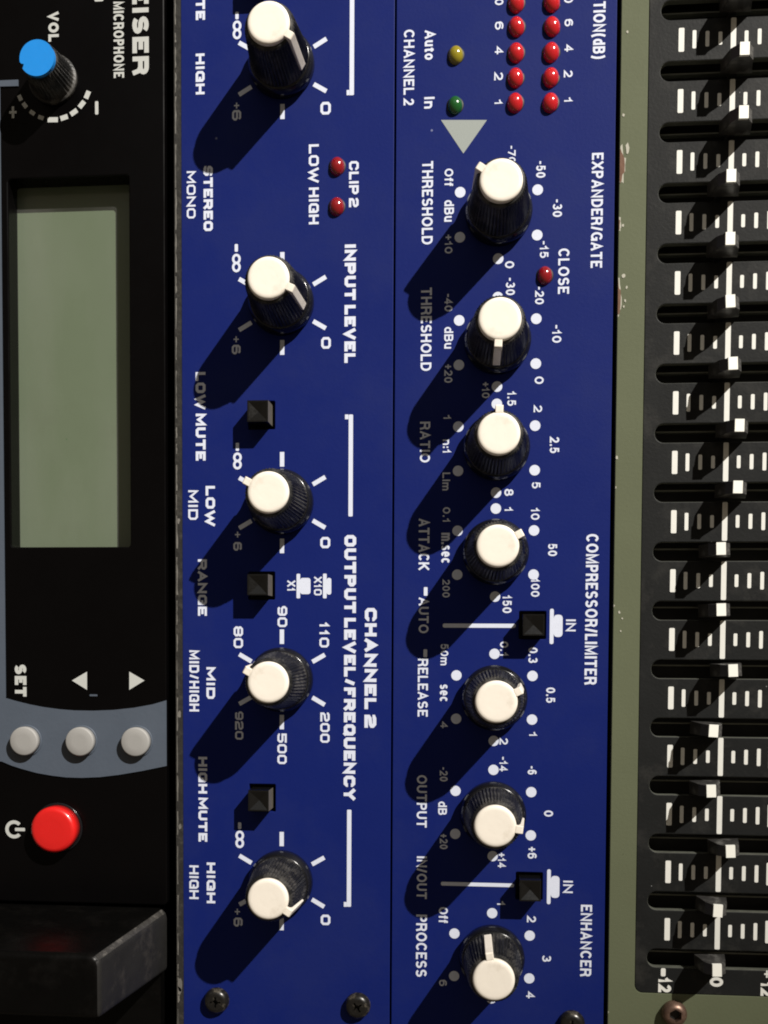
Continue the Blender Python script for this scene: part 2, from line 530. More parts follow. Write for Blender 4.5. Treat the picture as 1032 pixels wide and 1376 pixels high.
def stroke_text(mb, s, r, m, wt=.27, z=Z_PRINT, org=(0, 0), gap=.16, ref=None, glyphs=None, wid=None, wdef=1.0):
    """pen-drawn lettering reading down the picture, tops to the right, filling the photo rectangle r = (x0, x1, y0, y1).
    With ref, the tail `ref` of the string fills the rectangle and the rest runs on above it."""
    glyphs = glyphs or GL
    wid = wid or WID
    xa, xb, ya, yb = rect_world(r)
    H = xb - xa
    if glyphs is SANS and all(ch in 'mnouces.' for ch in s):
        H /= X_

    def layout(t):
        x = 0; out = []
        for ch in t:
            w_ = wid.get(ch, wdef)
            out.append((ch, x, w_))
            x += w_ + (gap if ch != ' ' else 0)
        return out, x - gap
    lay, total = layout(s)
    rt = layout(ref)[1] if ref else total
    k = (ya - yb) / (rt * H)                       # stretch along the reading direction
    w = wt * H
    mi = mb.mi(m)
    u1 = total * H * k
    for ch, x0, w_ in lay:
        if ch == ' ':
            continue
        for j, path in enumerate(glyphs[ch]):
            closed = path[-1] == 'z'
            pts = [p for p in path if p != 'z']
            gw = w_ * H * k
            P = [(x0 * H * k + w / 2 + p[0] * max(gw - w, .001), w / 2 + p[1] * (H - w)) for p in pts]
            if not closed:                          # ends on the outline box run out to it
                Q = list(P)
                for a, b in ((0, 1), (-1, -2)):
                    d = (Vector(Q[a]) - Vector(Q[b])).normalized()
                    ax = 0 if abs(d.x) > abs(d.y) else 1
                    at_edge = min(abs(pts[a][ax]), abs(pts[a][ax] - 1), abs(pts[a][ax] - X_) if ax == 1 else 1) < .02
                    if at_edge or ch in '.:i+-':
                        P[a] = (Q[a][0] + d.x * w * .48, Q[a][1] + d.y * w * .48)
            L, R_ = ribbon(P, w, closed)
            zz = z + .012 * j
            nP = len(P)

            def tw(p):
                return (xa + p[1] - org[0], yb + (u1 - p[0]) - org[1])
            lv = [mb.bm.verts.new((*tw(p), zz + .010 * i / nP)) for i, p in enumerate(L)]
            rv = [mb.bm.verts.new((*tw(p), zz + .010 * i / nP)) for i, p in enumerate(R_)]
            n = len(P)
            for i in range(n if closed else n - 1):
                q = (i + 1) % n
                try:
                    f = mb.bm.faces.new((lv[i], rv[i], rv[q], lv[q])); f.material_index = mi
                except ValueError:
                    pass


def text(mb, s, r, m, wt=.21, z=Z_PRINT, ref=None):
    stroke_text(mb, s, r, m, wt, z, gap=.15, ref=ref, glyphs=SANS, wid=SWID, wdef=.70)


def rect(mb, r, m, z=Z_PRINT, org=(0, 0), rad=0.0):
    xa, xb, ya, yb = rect_world(r)
    pts = rounded(xa, xb, yb, ya, rad, 3) if rad else [(xa, yb), (xb, yb), (xb, ya), (xa, ya)]
    mb.flat([(p[0] - org[0], p[1] - org[1]) for p in pts], z, m)


def pxpoly(mb, pts, m, z=Z_PRINT, org=(0, 0)):
    mb.flat([tuple(at(*p) - Vector(org[:2])) for p in pts], z, m)


# ------------------------------------------------------------------ setting: what the rack units lie on
mb = MB(M_BASE)
mb.box(-400, 400, -400, 400, -66, -60, M_BASE)
o = mb.build('surface')
o['kind'] = 'structure'

Y_TOP, Y_BOT = 175.0, -125.0                      # the panels run on past both ends of the picture
X_CO0, X_CO1 = -60.09, -15.62
X_CM0, X_CM1 = -15.22, 29.04
X_EQ0, X_EQ1 = 29.95, 78.0


def chassis(parent, x0, x1, y0, y1, z1=-3.2):
    mb = MB(M_DARK)
    mb.box(x0, x1, y0, y1, -60, z1, M_DARK)
    L = WORLD[parent]
    bmesh.ops.translate(mb.bm, verts=mb.bm.verts, vec=-L)
    return mb.build('chassis', parent, L)


# ------------------------------------------------------------------ shared kinds of parts
def make_knob(parent, loc, ang):
    mb = MB(M_KNOB, M_SKIRT)
    mb.lathe([(6.5, .25), (6.75, .45), (6.75, 2.2), (6.62, 2.5), (6.2, 3.6), (6.0, 3.8)], M_SKIRT, 96)
    mb.lathe([(5.98, 3.7, 0), (5.95, 4.0, .02), (5.86, 4.6, .15), (4.88, 14.2, .15), (4.72, 14.9, .05), (4.5, 15.25, 0),
              (4.3, 15.3, 0)], M_KNOB, 100, smooth=False)
    k = mb.build('rotary_knob', parent, loc)
    mb = MB(M_CAP)
    mb.lathe([(4.12, 15.25), (4.12, 15.75), (4.07, 16.02), (3.93, 16.2), (3.65, 16.33), (3.2, 16.36), (1.6, 16.29)], M_CAP, 72)
    mb.build('cap', k, loc)
    mb = MB(M_CAP)                                  # fin: out from the cap, then down the side of the body
    w = .75
    prof = [(3.9, 16.25), (5.25, 16.25), (5.46, 16.0), (6.14, 5.6), (6.0, 5.3), (4.75, 5.3), (4.5, 14.8), (3.9, 15.4)]
    a = [mb.bm.verts.new((x, -w, z)) for x, z in prof]
    b = [mb.bm.verts.new((x, w, z)) for x, z in prof]
    n = len(prof)
    mb.bm.faces.new(a); mb.bm.faces.new(b[::-1])
    for i in range(n):
        mb.bm.faces.new((a[i], b[i], b[(i + 1) % n], a[(i + 1) % n]))
    bmesh.ops.recalc_face_normals(mb.bm, faces=mb.bm.faces)
    mb.bevel(.12, 2, 25)
    mb.build('pointer', k, loc)
    k.rotation_euler.z = math.radians(-ang)
    return k


def make_led(parent, loc, m, r=1.62, h=1.45):
    mb = MB(m)
    pr = [(r, -.3), (r, h - r * .95)]
    for i in range(1, 9):
        a = math.radians(90 * i / 9)
        pr.append((r * math.cos(a), h - r * .95 + r * .95 * math.sin(a)))
    pr.append((.06, h))
    mb.lathe(pr, m, 40)
    bmesh.ops.scale(mb.bm, vec=(1, 1.27, 1), verts=mb.bm.verts)
    mb.lathe([(r + .28, .02), (r + .28, .05), (r - .1, .06)], M_DARK, 32, cap=False)
    return mb.build('indicator_light', parent, loc)


def make_button(parent, loc, w=4.35, h=4.3):
    """square peg whose top is a shallow hollow pyramid"""
    mb = MB(M_BUTTON)
    q = w / 2
    lo = [mb.bm.verts.new(p) for p in ((-q, -q, -3), (q, -q, -3), (q, q, -3), (-q, q, -3))]
    hi = [mb.bm.verts.new(p) for p in ((-q, -q, h), (q, -q, h), (q, q, h), (-q, q, h))]
    qi = q - .28
    inn = [mb.bm.verts.new(p) for p in ((-qi, -qi, h), (qi, -qi, h), (qi, qi, h), (-qi, qi, h))]
    ce = mb.bm.verts.new((0, 0, h - 1.0))
    for i in range(4):
        j = (i + 1) % 4
        mb.bm.faces.new((lo[i], lo[j], hi[j], hi[i]))
        mb.bm.faces.new((hi[i], hi[j], inn[j], inn[i]))
        mb.bm.faces.new((inn[i], inn[j], ce))
    mb.bm.faces.new(lo[::-1])
    es = [e for e in mb.bm.edges if e.verts[0] in hi or e.verts[1] in hi]
    bmesh.ops.bevel(mb.bm, geom=[e for e in es if len(e.link_faces) == 2 and e.calc_face_angle(0) > 1.0], offset=.2, segments=3,
                    profile=.5, affect='EDGES')
    mb.bm.normal_update()
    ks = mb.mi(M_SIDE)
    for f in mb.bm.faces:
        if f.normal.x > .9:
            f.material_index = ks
    return mb.build('push_button', parent, loc)


def make_screw(parent, loc, m, r=2.75, h=2.0, sock=1.15, slot='cross'):
    mb = MB(m, M_DARK)
    n = 36
    sides = 6
    prof = [(r * .97, 0), (r, .35), (r * .96, h * .6), (r * .80, h * .88), (r * .58, h)]
    rings = []
    for rr, z in prof:
        rings.append([mb.bm.verts.new((rr * math.cos(2 * math.pi * i / n), rr * math.sin(2 * math.pi * i / n), z)) for i in range(n)])

    def sr(i):                                      # recess outline: hexagon or cross
        a = 2 * math.pi * i / n
        if slot == 'hex':
            t = (a + math.pi / 6) % (math.pi / 3) - math.pi / 6
            return sock * .87 / math.cos(t)
        t = (a + math.pi / 4) % (math.pi / 2) - math.pi / 4
        return sock if abs(t) < .32 else sock * .48
    rings.append([mb.bm.verts.new((sr(i) * math.cos(2 * math.pi * i / n), sr(i) * math.sin(2 * math.pi * i / n), h + .02)) for i in range(n)])
    rings.append([mb.bm.verts.new((sr(i) * .9 * math.cos(2 * math.pi * i / n), sr(i) * .9 * math.sin(2 * math.pi * i / n), h - 1.3)) for i in range(n)])
    for j, (a, b) in enumerate(zip(rings, rings[1:])):
        for i in range(n):
            f = mb.bm.faces.new((a[i], a[(i + 1) % n], b[(i + 1) % n], b[i]))
            f.smooth = j < 4
            f.material_index = 0
    f = mb.bm.faces.new(rings[-1]); f.material_index = 1
    return mb.build('screw', parent, loc)


def P3(px, py, z=0.0):
    p = at(px, py)
    return Vector((p.x, p.y, z))


# ------------------------------------------------------------------ blue crossover
co_c = Vector(((X_CO0 + X_CO1) / 2, 0, -60))
crossover = thing('crossover_unit', 'blue rack crossover with five cream topped knobs and square printed lettering, beside the black receiver',
                  'crossover', co_c)
chassis(crossover, X_CO0 + .8, X_CO1 - .8, Y_BOT + 4, Y_TOP - 4)
XK = -38.75                                         # knob column
KN = [(90, 31), (408, 24), (675.5, 207.4), (913, 208), (1184, 32)]
knob_y = [at(378, y).y for y, a in KN]
BT = [(352, -27), (351.5, 558), (351.5, 787), (352.5, 1072)]
mb = MB(M_BLUE, M_PRINT)
holes = []
for x, y in BT:
    p = at(x, y)
    holes.append(rounded(p.x - 2.85, p.x + 2.85, p.y - 2.95, p.y + 2.95, .25, 2))
plate(mb, rounded(X_CO0, X_CO1, Y_BOT, Y_TOP, .5, 3), holes, 0, 2.5, M_BLUE)
ST = lambda s, r, wt=.27, gap=.16, ref=None: stroke_text(mb, s, r, M_PRINT, wt, gap=gap, ref=ref)
ST('HIGH MUTE', (263, 275.5, -92, 27), .28)
ST('HIGH', (263, 275, 72, 127), .28)
ST('STEREO', (273.6, 286, 223, 310.5), .28)
ST('MONO', (251, 262.8, 230, 293.6), .21)
ST('LOW MUTE', (263, 276.3, 500, 619), .28)
ST('LOW', (276.4, 289, 653, 707), .28)
ST('MID', (253, 266, 658.7, 698.5), .21)
ST('RANGE', (266, 278, 751.6, 827.5), .26)
ST('MID', (277.4, 289, 896.4, 939), .28)
ST('MID/HIGH', (254.5, 267.6, 873.7, 956), .21, gap=.2)
ST('HIGH MUTE', (266.7, 278.5, 1017, 1131), .28)
ST('HIGH', (277.8, 289.4, 1159, 1213.7), .28)
ST('HIGH', (254.5, 267, 1162.8, 1208), .21)
ST('CLIP 2', (469, 482, 216.6, 278.5), .24)
ST('LOW', (415, 428.4, 194, 245.6), .23)
ST('HIGH', (415, 428.4, 252, 301.5), .23)
ST('INPUT LEVEL', (463, 478, 328.5, 487.7), .30)
ST('OUTPUT LEVEL/FREQUENCY', (462.3, 478, 719, 1075), .30)
ST('CHANNEL 2', (490, 506, 817, 978), .30)
for (m0, m1, i0, i1, xo) in ((16, 26, 27.6, 53, 312.7), (328, 338.4, 341, 366, 311.8), (595, 606, 608, 631, 313.2),
                             (1105, 1114, 1116, 1139.6, 316.3)):
    rect(mb, (xo + 3.6, xo + 8, m0, m1), M_PRINT, rad=.2)
    ST('o', (xo, xo + 11.8, i0, i1), .27)
for r in ((430.6, 444.6, 137, 154), (431.6, 444.6, 453, 468.6), (430.4, 443.8, 721.6, 736.6), (431, 444, 1229, 1243)):
    ST('0', r, .25)
for (cx, cy, r) in ((318, 142, (312, 324, 148, 162)), (317.4, 456, (311.6, 323.3, 463.4, 476)), (319.3, 718.4, (313.6, 324.9, 728.4, 740)),
                    (319, 1225, (314, 326, 1233, 1245))):
    ST('+', (cx - 3.5, cx + 3.5, cy - 4, cy + 4), .24)
    ST('6', r, .22)
ST('90', (373, 386, 814.4, 842.6), .22)
ST('80', (314, 326.6, 841.7, 870.8), .22)
ST('110', (429.3, 442.2, 836, 870), .22)
ST('200', (430.4, 443, 957.4, 998), .22)
ST('500', (372.8, 385.3, 985.6, 1026.6), .22)
ST('920', (316, 327, 956, 993.8), .22)
# bracket lines round the headings
rect(mb, (470, 476, -60, 128), M_PRINT, rad=.2); rect(mb, (465.8, 469.9, 121, 128), M_PRINT)
rect(mb, (468.4, 474.2, 557, 694), M_PRINT, rad=.2); rect(mb, (463.6, 468.3, 557, 563.4), M_PRINT)
rect(mb, (466.2, 472, 1088, 1218.4), M_PRINT, rad=.2); rect(mb, (462, 466.1, 1212, 1218.4), M_PRINT)
# switch symbols
ST('X1', (386, 397, 780, 795), .2)
ST('X10', (422, 432.5, 775, 800), .2)
rect(mb, (398.5, 403.4, 771, 804), M_PRINT, rad=.2); rect(mb, (403.4, 417.3, 776.6, 798.4), M_PRINT, rad=.5)
rect(mb, (434, 439, 770.8, 804), M_PRINT, rad=.2); rect(mb, (439, 445.2, 776.6, 799), M_PRINT, rad=.4)
# tick marks round each knob
for yk in knob_y:
    for k in range(6):
        a = math.radians(30 + 60 * k)
        d = Vector((math.cos(a), math.sin(a))); n = Vector((-d.y, d.x))
        ce = Vector((XK, yk))
        w = .46
        mb.flat([tuple(ce + d * 7.5 + n * w), tuple(ce + d * 10.55 + n * w), tuple(ce + d * 10.55 - n * w), tuple(ce + d * 7.5 - n * w)],
                Z_PRINT, M_PRINT)
bmesh.ops.translate(mb.bm, verts=mb.bm.verts, vec=-co_c)
co_panel = mb.build('front_panel', crossover, co_c)
k0 = None
for (y, ang), yk in zip(KN, knob_y):
    loc = Vector((XK, yk, 0))
    if k0 is None:
        k0 = make_knob(crossover, loc, ang)
    else:
        dup(k0, loc, math.radians(-ang))
b0 = None
for x, y in BT:
    loc = P3(x, y)
    b0 = make_button(crossover, loc) if b0 is None else b0
    if b0.parent and WORLD[b0] != loc:
        dup(b0, loc)
l0 = make_led(crossover, P3(453, 224), M_DARKRED, 1.55, 1.35)
dup(l0, P3(452.5, 278))
s0 = make_screw(crossover, P3(292, 1343), M_SCREW)
dup(s0, P3(481, 1350), math.radians(35))

# ------------------------------------------------------------------ blue compressor
cm_c = Vector(((X_CM0 + X_CM1) / 2, 0, -60))
compressor = thing('compressor_unit', 'blue rack compressor with seven cream topped knobs, dotted scales and two rows of red lights',
                   'compressor', cm_c)
chassis(compressor, X_CM0 + .8, X_CM1 - .8, Y_BOT + 4, Y_TOP - 4)
DOTS = [((620, 258), (726, 256), (726, 316), (619, 318), (671, 351)),
        ((617, 430), (723, 427), (722, 488), (617, 493), (669.5, 522)),
        ((614, 573), (721, 570), (720, 631), (614, 636), (667, 665)),
        ((613, 713), (718, 712), (717, 771), (612.5, 774.5), (664.5, 803.5)),
        ((612, 908), (714, 908), (714, 965.5), (611.5, 967), (662.5, 996)),
        ((611, 1063), (713, 1064.5), (713, 1122), (610, 1120.5), (661.5, 1152)),
        ((609, 1253), (711.5, 1257), (711.5, 1314), (609, 1313.5), (660, 1343))]
ANG = [213.7, 93, 271, -28.8, -25.6, 7, 260]
XC = sum(at(671 - 1.7 * i, 288 + 166 * i).x for i in range(7)) / 7
CK = []
for d in DOTS:
    p = [at(*q) for q in d[:4]]
    CK.append(Vector((sum(q.x for q in p) / 4, sum(q.y for q in p) / 4)))
XC = sum(q.x for q in CK) / 7
CB = [(715.5, 840), (711, 1190.5)]
mb = MB(M_BLUE, M_PRINT)
holes = []
for x, y in CB:
    p = at(x, y)
    holes.append(rounded(p.x - 2.8, p.x + 2.8, p.y - 2.9, p.y + 2.9, .25, 2))
plate(mb, rounded(X_CM0, X_CM1, Y_BOT, Y_TOP, .5, 3), holes, 0, 2.5, M_BLUE)
T = lambda s, x0, x1, y0, y1, b=.21, ref=None: text(mb, s, (x0, x1, y0, y1), M_PRINT, b, ref=ref)
H_ = .185
T('GAIN REDUCTION(dB)', 797, 813.4, 2, 79.5, H_, 'TION(dB)')
T('EXPANDER/GATE', 794.5, 810, 205.5, 360, H_)
T('COMPRESSOR/LIMITER', 786.5, 803, 717.6, 920, H_)
T('ENHANCER', 780, 795, 1215.8, 1312, H_)
T('CHANNEL 2', 542.5, 556.7, 40, 141.6, H_)
T('Auto', 570.7, 584.7, 40.7, 80.5, .2); T('In', 570, 584, 130, 146, .2)
T('CLOSE', 750, 765, 334, 395, .18)
for s, x0, x1, y0, y1 in (('THRESHOLD', 567, 581.7, 216.6, 328.5), ('THRESHOLD', 565.5, 580, 386.5, 498.4), ('RATIO', 564.3, 578, 566.7, 621.4),
                          ('ATTACK', 562.6, 577, 697, 766), ('AUTO', 562.6, 576, 803, 850.8), ('RELEASE', 561.4, 575, 885, 963),
                          ('OUTPUT', 560, 573.6, 1041.6, 1112), ('IN/OUT', 560, 573.6, 1150.6, 1208), ('PROCESS', 559, 573.6, 1229, 1312.6)):
    T(s, x0, x1, y0, y1, .185)
N_ = .185
for s, x0, x1, y0, y1 in (
        ('10', 665, 676.5, -9, 7), ('6', 665, 676.5, 29, 40), ('4', 665, 676, 62.5, 73), ('2', 664, 676, 97, 108), ('1', 664.5, 675, 134, 141),
        ('10', 758, 770, -12, 4), ('6', 758.5, 770, 25.6, 35.5), ('4', 758.5, 770, 60, 69.4), ('2', 757.5, 769.5, 94.5, 104), ('1', 758, 769, 131, 138),
        ('Off', 597.4, 609, 226.7, 250), ('dBu', 597, 610, 269, 298), ('+10', 597.7, 608, 315.4, 340.7), ('-70', 682.6, 692.8, 196, 219),
        ('-50', 720.4, 733, 216.6, 239), ('-30', 742.8, 755.3, 268, 291.6), ('-15', 725.4, 737, 324, 346.8), ('0', 678.5, 691, 351, 360.5),
        ('-40', 597.4, 608, 395, 418.5), ('dBu', 597, 609, 439.4, 468.5), ('+20', 597, 608, 489.7, 514.4), ('-30', 679.7, 692, 373.4, 396.7),
        ('-20', 719, 731, 385, 409), ('-10', 742, 754.4, 436.8, 460.6), ('0', 718.4, 730.6, 506, 516), ('+10', 647.7, 658, 513.5, 535),
        ('1', 596, 606, 557.6, 564), ('n:1', 595, 606, 590.6, 609), ('Lim', 594.5, 605, 635, 659), ('1.5', 681.7, 693.4, 526, 545.5),
        ('2', 717, 728.5, 544.5, 554), ('2.5', 738.7, 751.5, 587, 609), ('5', 714.6, 726.2, 647.5, 656.5), ('8', 677.7, 690, 657, 666.4),
        ('1', 678, 689, 681.5, 687.5), ('0.1', 595, 605, 681.6, 702), ('m.sec', 593, 603.5, 716, 757), ('200', 594.5, 604.5, 778.7, 802.8),
        ('10', 713.5, 725, 682.6, 698.6), ('50', 736.4, 748.6, 730.5, 747.3), ('100', 713.5, 725, 777.5, 802), ('150', 675.3, 687.5, 800, 823.8),
        ('IN', 760.5, 773.6, 832, 848.4), ('50m', 592, 602.5, 865, 894), ('sec', 591, 600.6, 919.6, 943), ('4', 592, 601.5, 969.6, 978.4),
        ('0.1', 671.8, 683, 862, 882), ('0.3', 710, 722.4, 870, 891), ('0.5', 733.8, 746, 923.8, 944.5), ('1', 711, 721.4, 983.5, 990),
        ('2', 671, 682.6, 991.5, 1000.5), ('-14', 671, 682, 1017, 1036.5), ('-6', 709, 721.2, 1029.5, 1040.8), ('-20', 591, 601.6, 1031, 1050),
        ('dB', 588.8, 600.5, 1077, 1095), ('+20', 591, 601.6, 1120.7, 1141), ('0', 731, 743.2, 1089, 1097.3), ('+6', 709, 721.2, 1138, 1153.8),
        ('+14', 669, 679.6, 1146, 1166), ('IN', 756.7, 769.7, 1183, 1200), ('Off', 589.6, 601.8, 1219, 1240), ('1', 668, 678.6, 1211, 1217),
        ('2', 708, 720.3, 1230.6, 1239.4), ('3', 728.6, 740.6, 1283.5, 1292.5), ('4', 707, 718.4, 1332.5, 1341.5), ('6', 590, 600.5, 1316.5, 1325)):
    T(s, x0, x1, y0, y1, N_)
rect(mb, (569.5, 574.5, 789, 800.5), M_PRINT, rad=.15); rect(mb, (569, 574, 872.6, 883), M_PRINT, rad=.15)
rect(mb, (595, 693, 838, 843.5), M_PRINT, rad=.3); rect(mb, (592.5, 690.8, 1186, 1191), M_PRINT, rad=.3)
rect(mb, (738.7, 744, 818, 865.5), M_PRINT, rad=.35); rect(mb, (744, 756, 826, 856), M_PRINT, rad=.7)
rect(mb, (735, 740, 1168, 1215), M_PRINT, rad=.35); rect(mb, (740, 751.8, 1177, 1206.5), M_PRINT, rad=.7)
pxpoly(mb, ((592.5, 161.3), (654.4, 161.3), (622.6, 206.4)), M_GREYPRINT)
for d, ck in zip(DOTS, CK):
    for k in range(6):
        a = math.radians(30 + 60 * k)
        mb.flat(circle(XC + 9.05 * math.cos(a), ck.y + 9.05 * math.sin(a), 1.08, 22), Z_PRINT, M_PRINT)
bmesh.ops.translate(mb.bm, verts=mb.bm.verts, vec=-cm_c)
cm_panel = mb.build('front_panel', compressor, cm_c)
k0 = None
for ck, ang in zip(CK, ANG):
    loc = Vector((XC, ck.y, 0))
    if k0 is None:
        k0 = make_knob(compressor, loc, ang)
    else:
        dup(k0, loc, math.radians(-ang))
rnd = random.Random(11)
b0 = make_button(compressor, P3(*CB[0]))
dup(b0, P3(*CB[1]))
l0 = None
for x, y in ((693.6, 8), (694, 40), (693.4, 75), (692.6, 108.5), (692, 142.5), (741.6, 7), (742, 39.5), (740.6, 74.5), (740, 108), (739.4, 142)):
    if l0 is None:
        l0 = make_led(compressor, P3(x, y - 3.5), M_RED)
    else:
        q = dup(l0, P3(x, y - 3.5))
        q.rotation_euler = (rnd.uniform(-.09, .09), rnd.uniform(-.09, .09), rnd.uniform(-.1, .1))
for x, y, m, l in ((612.5, 77, M_YELLOW, 'yellow indicator light'), (611.5, 144.5, M_GREEN, 'green indicator light'),
                   (732, 373, M_DARKRED, 'dark red indicator light below the word CLOSE')):
    q = make_led(compressor, P3(x, y - 2.5), m, 1.5, 1.35)
    q['label'] = l
make_screw(compressor, P3(768, 1374), M_SCREW)

# ------------------------------------------------------------------ olive equalizer
eq_c = Vector(((X_EQ0 + X_EQ1) / 2, 0, -60))
equalizer = thing('graphic_equalizer', 'olive graphic equalizer with black plate of horizontal sliders and chipped painted edge', 'equalizer', eq_c)
chassis(equalizer, X_EQ0 + .8, X_EQ1 - .8, Y_BOT + 4, Y_TOP - 4, -6.4)
X_PL0, X_PL1 = 35.33, 73.2
Y_PL0 = at(950, 1337).y
mb = MB(M_OLIVE, M_RUST, M_CHIP)
plate(mb, rounded(X_EQ0, X_EQ1, Y_BOT, Y_TOP, .8, 3), [rounded(X_PL0, X_PL1, Y_PL0, Y_TOP - 6, 1.6, 6)], 0, 2.2, M_OLIVE, .1)


def blob(mb, px, py, rx, ry, m, z, n=15, seed=0):
    rnd = random.Random(seed)
    p = at(px, py)
    pts = []
    for i in range(n):
        a = 2 * math.pi * i / n
        k = .65 + .5 * rnd.random()
        pts.append((max(X_EQ0 + .06, p.x + rx * k * math.cos(a)), p.y + ry * k * math.sin(a)))
    mb.flat(pts, z, m)


for i, (px, py, rx, ry) in enumerate(((834, 222, .9, 3.6), (832, 302, .35, 1.4), (831, 400, .55, 3.8), (820, 837, .35, 1.3), (819, 986, .45, 2.1))):
    blob(mb, px, py, rx + .12, ry + .22, M_CHIP, .03, 19, 40 + i)
    blob(mb, px - 1, py, rx, ry, M_RUST, .06, 17, i)
for i, (px, py, rx, ry) in enumerate(((843, 199, .35, 1.3), (838, 155, .25, .4), (837, 303, .28, .3), (838, 371, .45, .5), (842, 386, .2, .4), (840, 404, .2, .35),
                                      (838, 412, .2, .3), (824, 814, .35, .4), (832, 823, .25, .35), (836, 831, .2, .25), (834, 848, .18, .2), (843, 43, .25, .3),
                                      (829, 615, .25, .4), (827, 655, .2, .3), (816, 1360, .3, .4))):
    blob(mb, px, py, rx, ry, M_CHIP, .085, 9, 70 + i)
bmesh.ops.translate(mb.bm, verts=mb.bm.verts, vec=-eq_c)
mb.build('front_panel', equalizer, eq_c)

S_Y0 = at(890, 14).y
PITCH = 11.96
slot_y = [S_Y0 - PITCH * i for i in range(17)]
X_Z = 51.9                                          # the zero line
TP = 2.53
X_S0, X_S1 = 37.75, 66.1
FX = [1000, 1001, 998.5, 982.4, 981, 982.4, 983.7, 993.4, 992.6, 970.5, 969.7, 985.7, 958, 956.9, 982, 965.3, 963.4]
mb = MB(M_EQBLACK, M_EQPRINT)
SH = 1.92
holes = [rounded(X_S0, X_S1, y - SH, y + SH, 1.85, 6) for y in slot_y]
plate(mb, rounded(X_PL0 + .02, X_PL1 - .02, Y_PL0 + .02, Y_TOP - 6.02, 1.6, 6), holes, -.03, 1.8, M_EQBLACK, .18)
mb.bm.normal_update()
kc = mb.mi(M_SLOTCUT)
for f in mb.bm.faces:
    if abs(f.normal.z) < .9 and f.calc_center_median().x > X_PL0 + 1.5 and f.calc_center_median().y > Y_PL0 + 1.5:
        f.material_index = kc
for i in range(-1, 16):
    ym = S_Y0 - PITCH * (i + .5) + .08
    for k in range(-4, 5):
        x = X_Z + k * TP
        if k == 0:
            hh, w = PITCH / 2 - SH - .16, .52
        else:
            hh, w = {1: 1.27, 2: 1.52, 3: 1.78, 4: 2.33}[abs(k)], (.55 if abs(k) == 4 else .37)
        mb.flat(rounded(x - w, x + w, ym - hh, ym + hh, .22, 3), .005, M_EQPRINT)
for y in slot_y:                                    # the rail each slider runs on, down in its slot
    mb.box(X_S0 + .6, X_S1 - .6, y + .55, y + .85, -4.2, -2.6, M_SLOTCUT)
zp = .005
rect(mb, (888, 894.4, 1301, 1312), M_EQPRINT, z=zp, rad=.3)
text(mb, '12', (884.5, 902, 1314, 1333.5), M_EQPRINT, .24, z=zp)
text(mb, '0', (953.7, 971.7, 1313, 1326), M_EQPRINT, .24, z=zp)
text(mb, '+', (1026, 1036, 1304, 1314), M_EQPRINT, .24, z=zp)
text(mb, '12', (1022, 1039, 1319.5, 1338.5), M_EQPRINT, .24, z=zp)
bmesh.ops.translate(mb.bm, verts=mb.bm.verts, vec=-eq_c)
mb.build('slider_plate', equalizer, eq_c)


def make_slider(parent, loc):
    mb = MB(M_SLIDER)

    def hexa(xb, yb, z0, xt, yt, z1):
        lo = [(-xb, -yb, z0), (xb, -yb, z0), (xb, yb, z0), (-xb, yb, z0)]
        hi = [(-xt, -yt, z1), (xt, -yt, z1), (xt, yt, z1), (-xt, yt, z1)]
        a = [mb.bm.verts.new(p) for p in lo]; b = [mb.bm.verts.new(p) for p in hi]
        mb.bm.faces.new(a[::-1]); mb.bm.faces.new(b)
        for i in range(4):
            mb.bm.faces.new((a[i], a[(i + 1) % 4], b[(i + 1) % 4], b[i]))
    hexa(.6, .5, -6.3, .6, .5, .7)
    hexa(3.05, 1.3, .6, 2.1, 1.2, 5.4)
    mb.bevel(.12, 2)
    hexa(2.08, 1.18, 5.42, 1.0, 1.1, 7.0)
    s = mb.build('slider', parent, loc)
    mb = MB(M_SLIDEMARK)
    mb.box(-.9, .9, -1.22, 1.22, 6.75, 7.45, M_SLIDEMARK)
    mb.bevel(.12, 2)
    mb.build('pointer_line', s, loc)
    return s


f0 = None
WY = [None, 71, 155.7, 238, 322, 406.7, 487, 571, 655.5, 736, 819, 901.7, 982.4, 1061.4, 1145.5, 1223.7, 1302]
for i, (fx, y) in enumerate(zip(FX, slot_y)):
    x = at(fx, WY[i] if WY[i] is not None else -16, 7.45).x
    loc = Vector((x, y, 0))
    if f0 is None:
        f0 = make_slider(equalizer, loc)
    else:
        q = dup(f0, loc)
        q.rotation_euler = (0, rnd.uniform(-.03, .03), rnd.uniform(-.05, .05))
sc_ = make_screw(equalizer, P3(905, 1360), M_RUSTSCREW, 2.6, 2.4, 1.35, 'hex')

# ------------------------------------------------------------------ shelf lip between the receiver and the crossover
xa, xb = at(236.5, 688).x, at(245.2, 688).x
mb = MB(M_LIP, M_WORN)
mb.box(xa, xb, Y_BOT, Y_TOP, -60, .55, M_LIP)
mb.bevel(.22, 2)
rnd = random.Random(3)
y = Y_TOP - 3
while y > Y_BOT + 3:                                # worn, bare stretches along the edge
    ln = rnd.uniform(1.5, 9)
    w0 = rnd.uniform(.12, .34)
    pts = []
    n = 7
    for i in range(n):
        pts.append((xa + .2 + rnd.uniform(0, .05), y - ln * i / (n - 1)))
    for i in range(n - 1, -1, -1):
        pts.append((xa + .24 + w0 * rnd.uniform(.3, 1.2), y - ln * i / (n - 1)))
    mb.flat(pts, .585, M_WORN)
    y -= ln + rnd.uniform(.2, 2.5)
for px, py, r in ((243, 1322, .8), (242, 1330, .6), (240, 1340, .5), (243, 1110, .4), (242, 960, .45), (241, 700, .35)):
    p = at(px, py)
    pts = [(min(xb - .22, max(xa + .22, p.x + r * (.6 + .6 * rnd.random()) * math.cos(k * .7))), p.y + 1.8 * r * (.6 + .6 * rnd.random()) * math.sin(k * .7)) for k in range(9)]
    mb.flat(pts, .60, M_WORN)
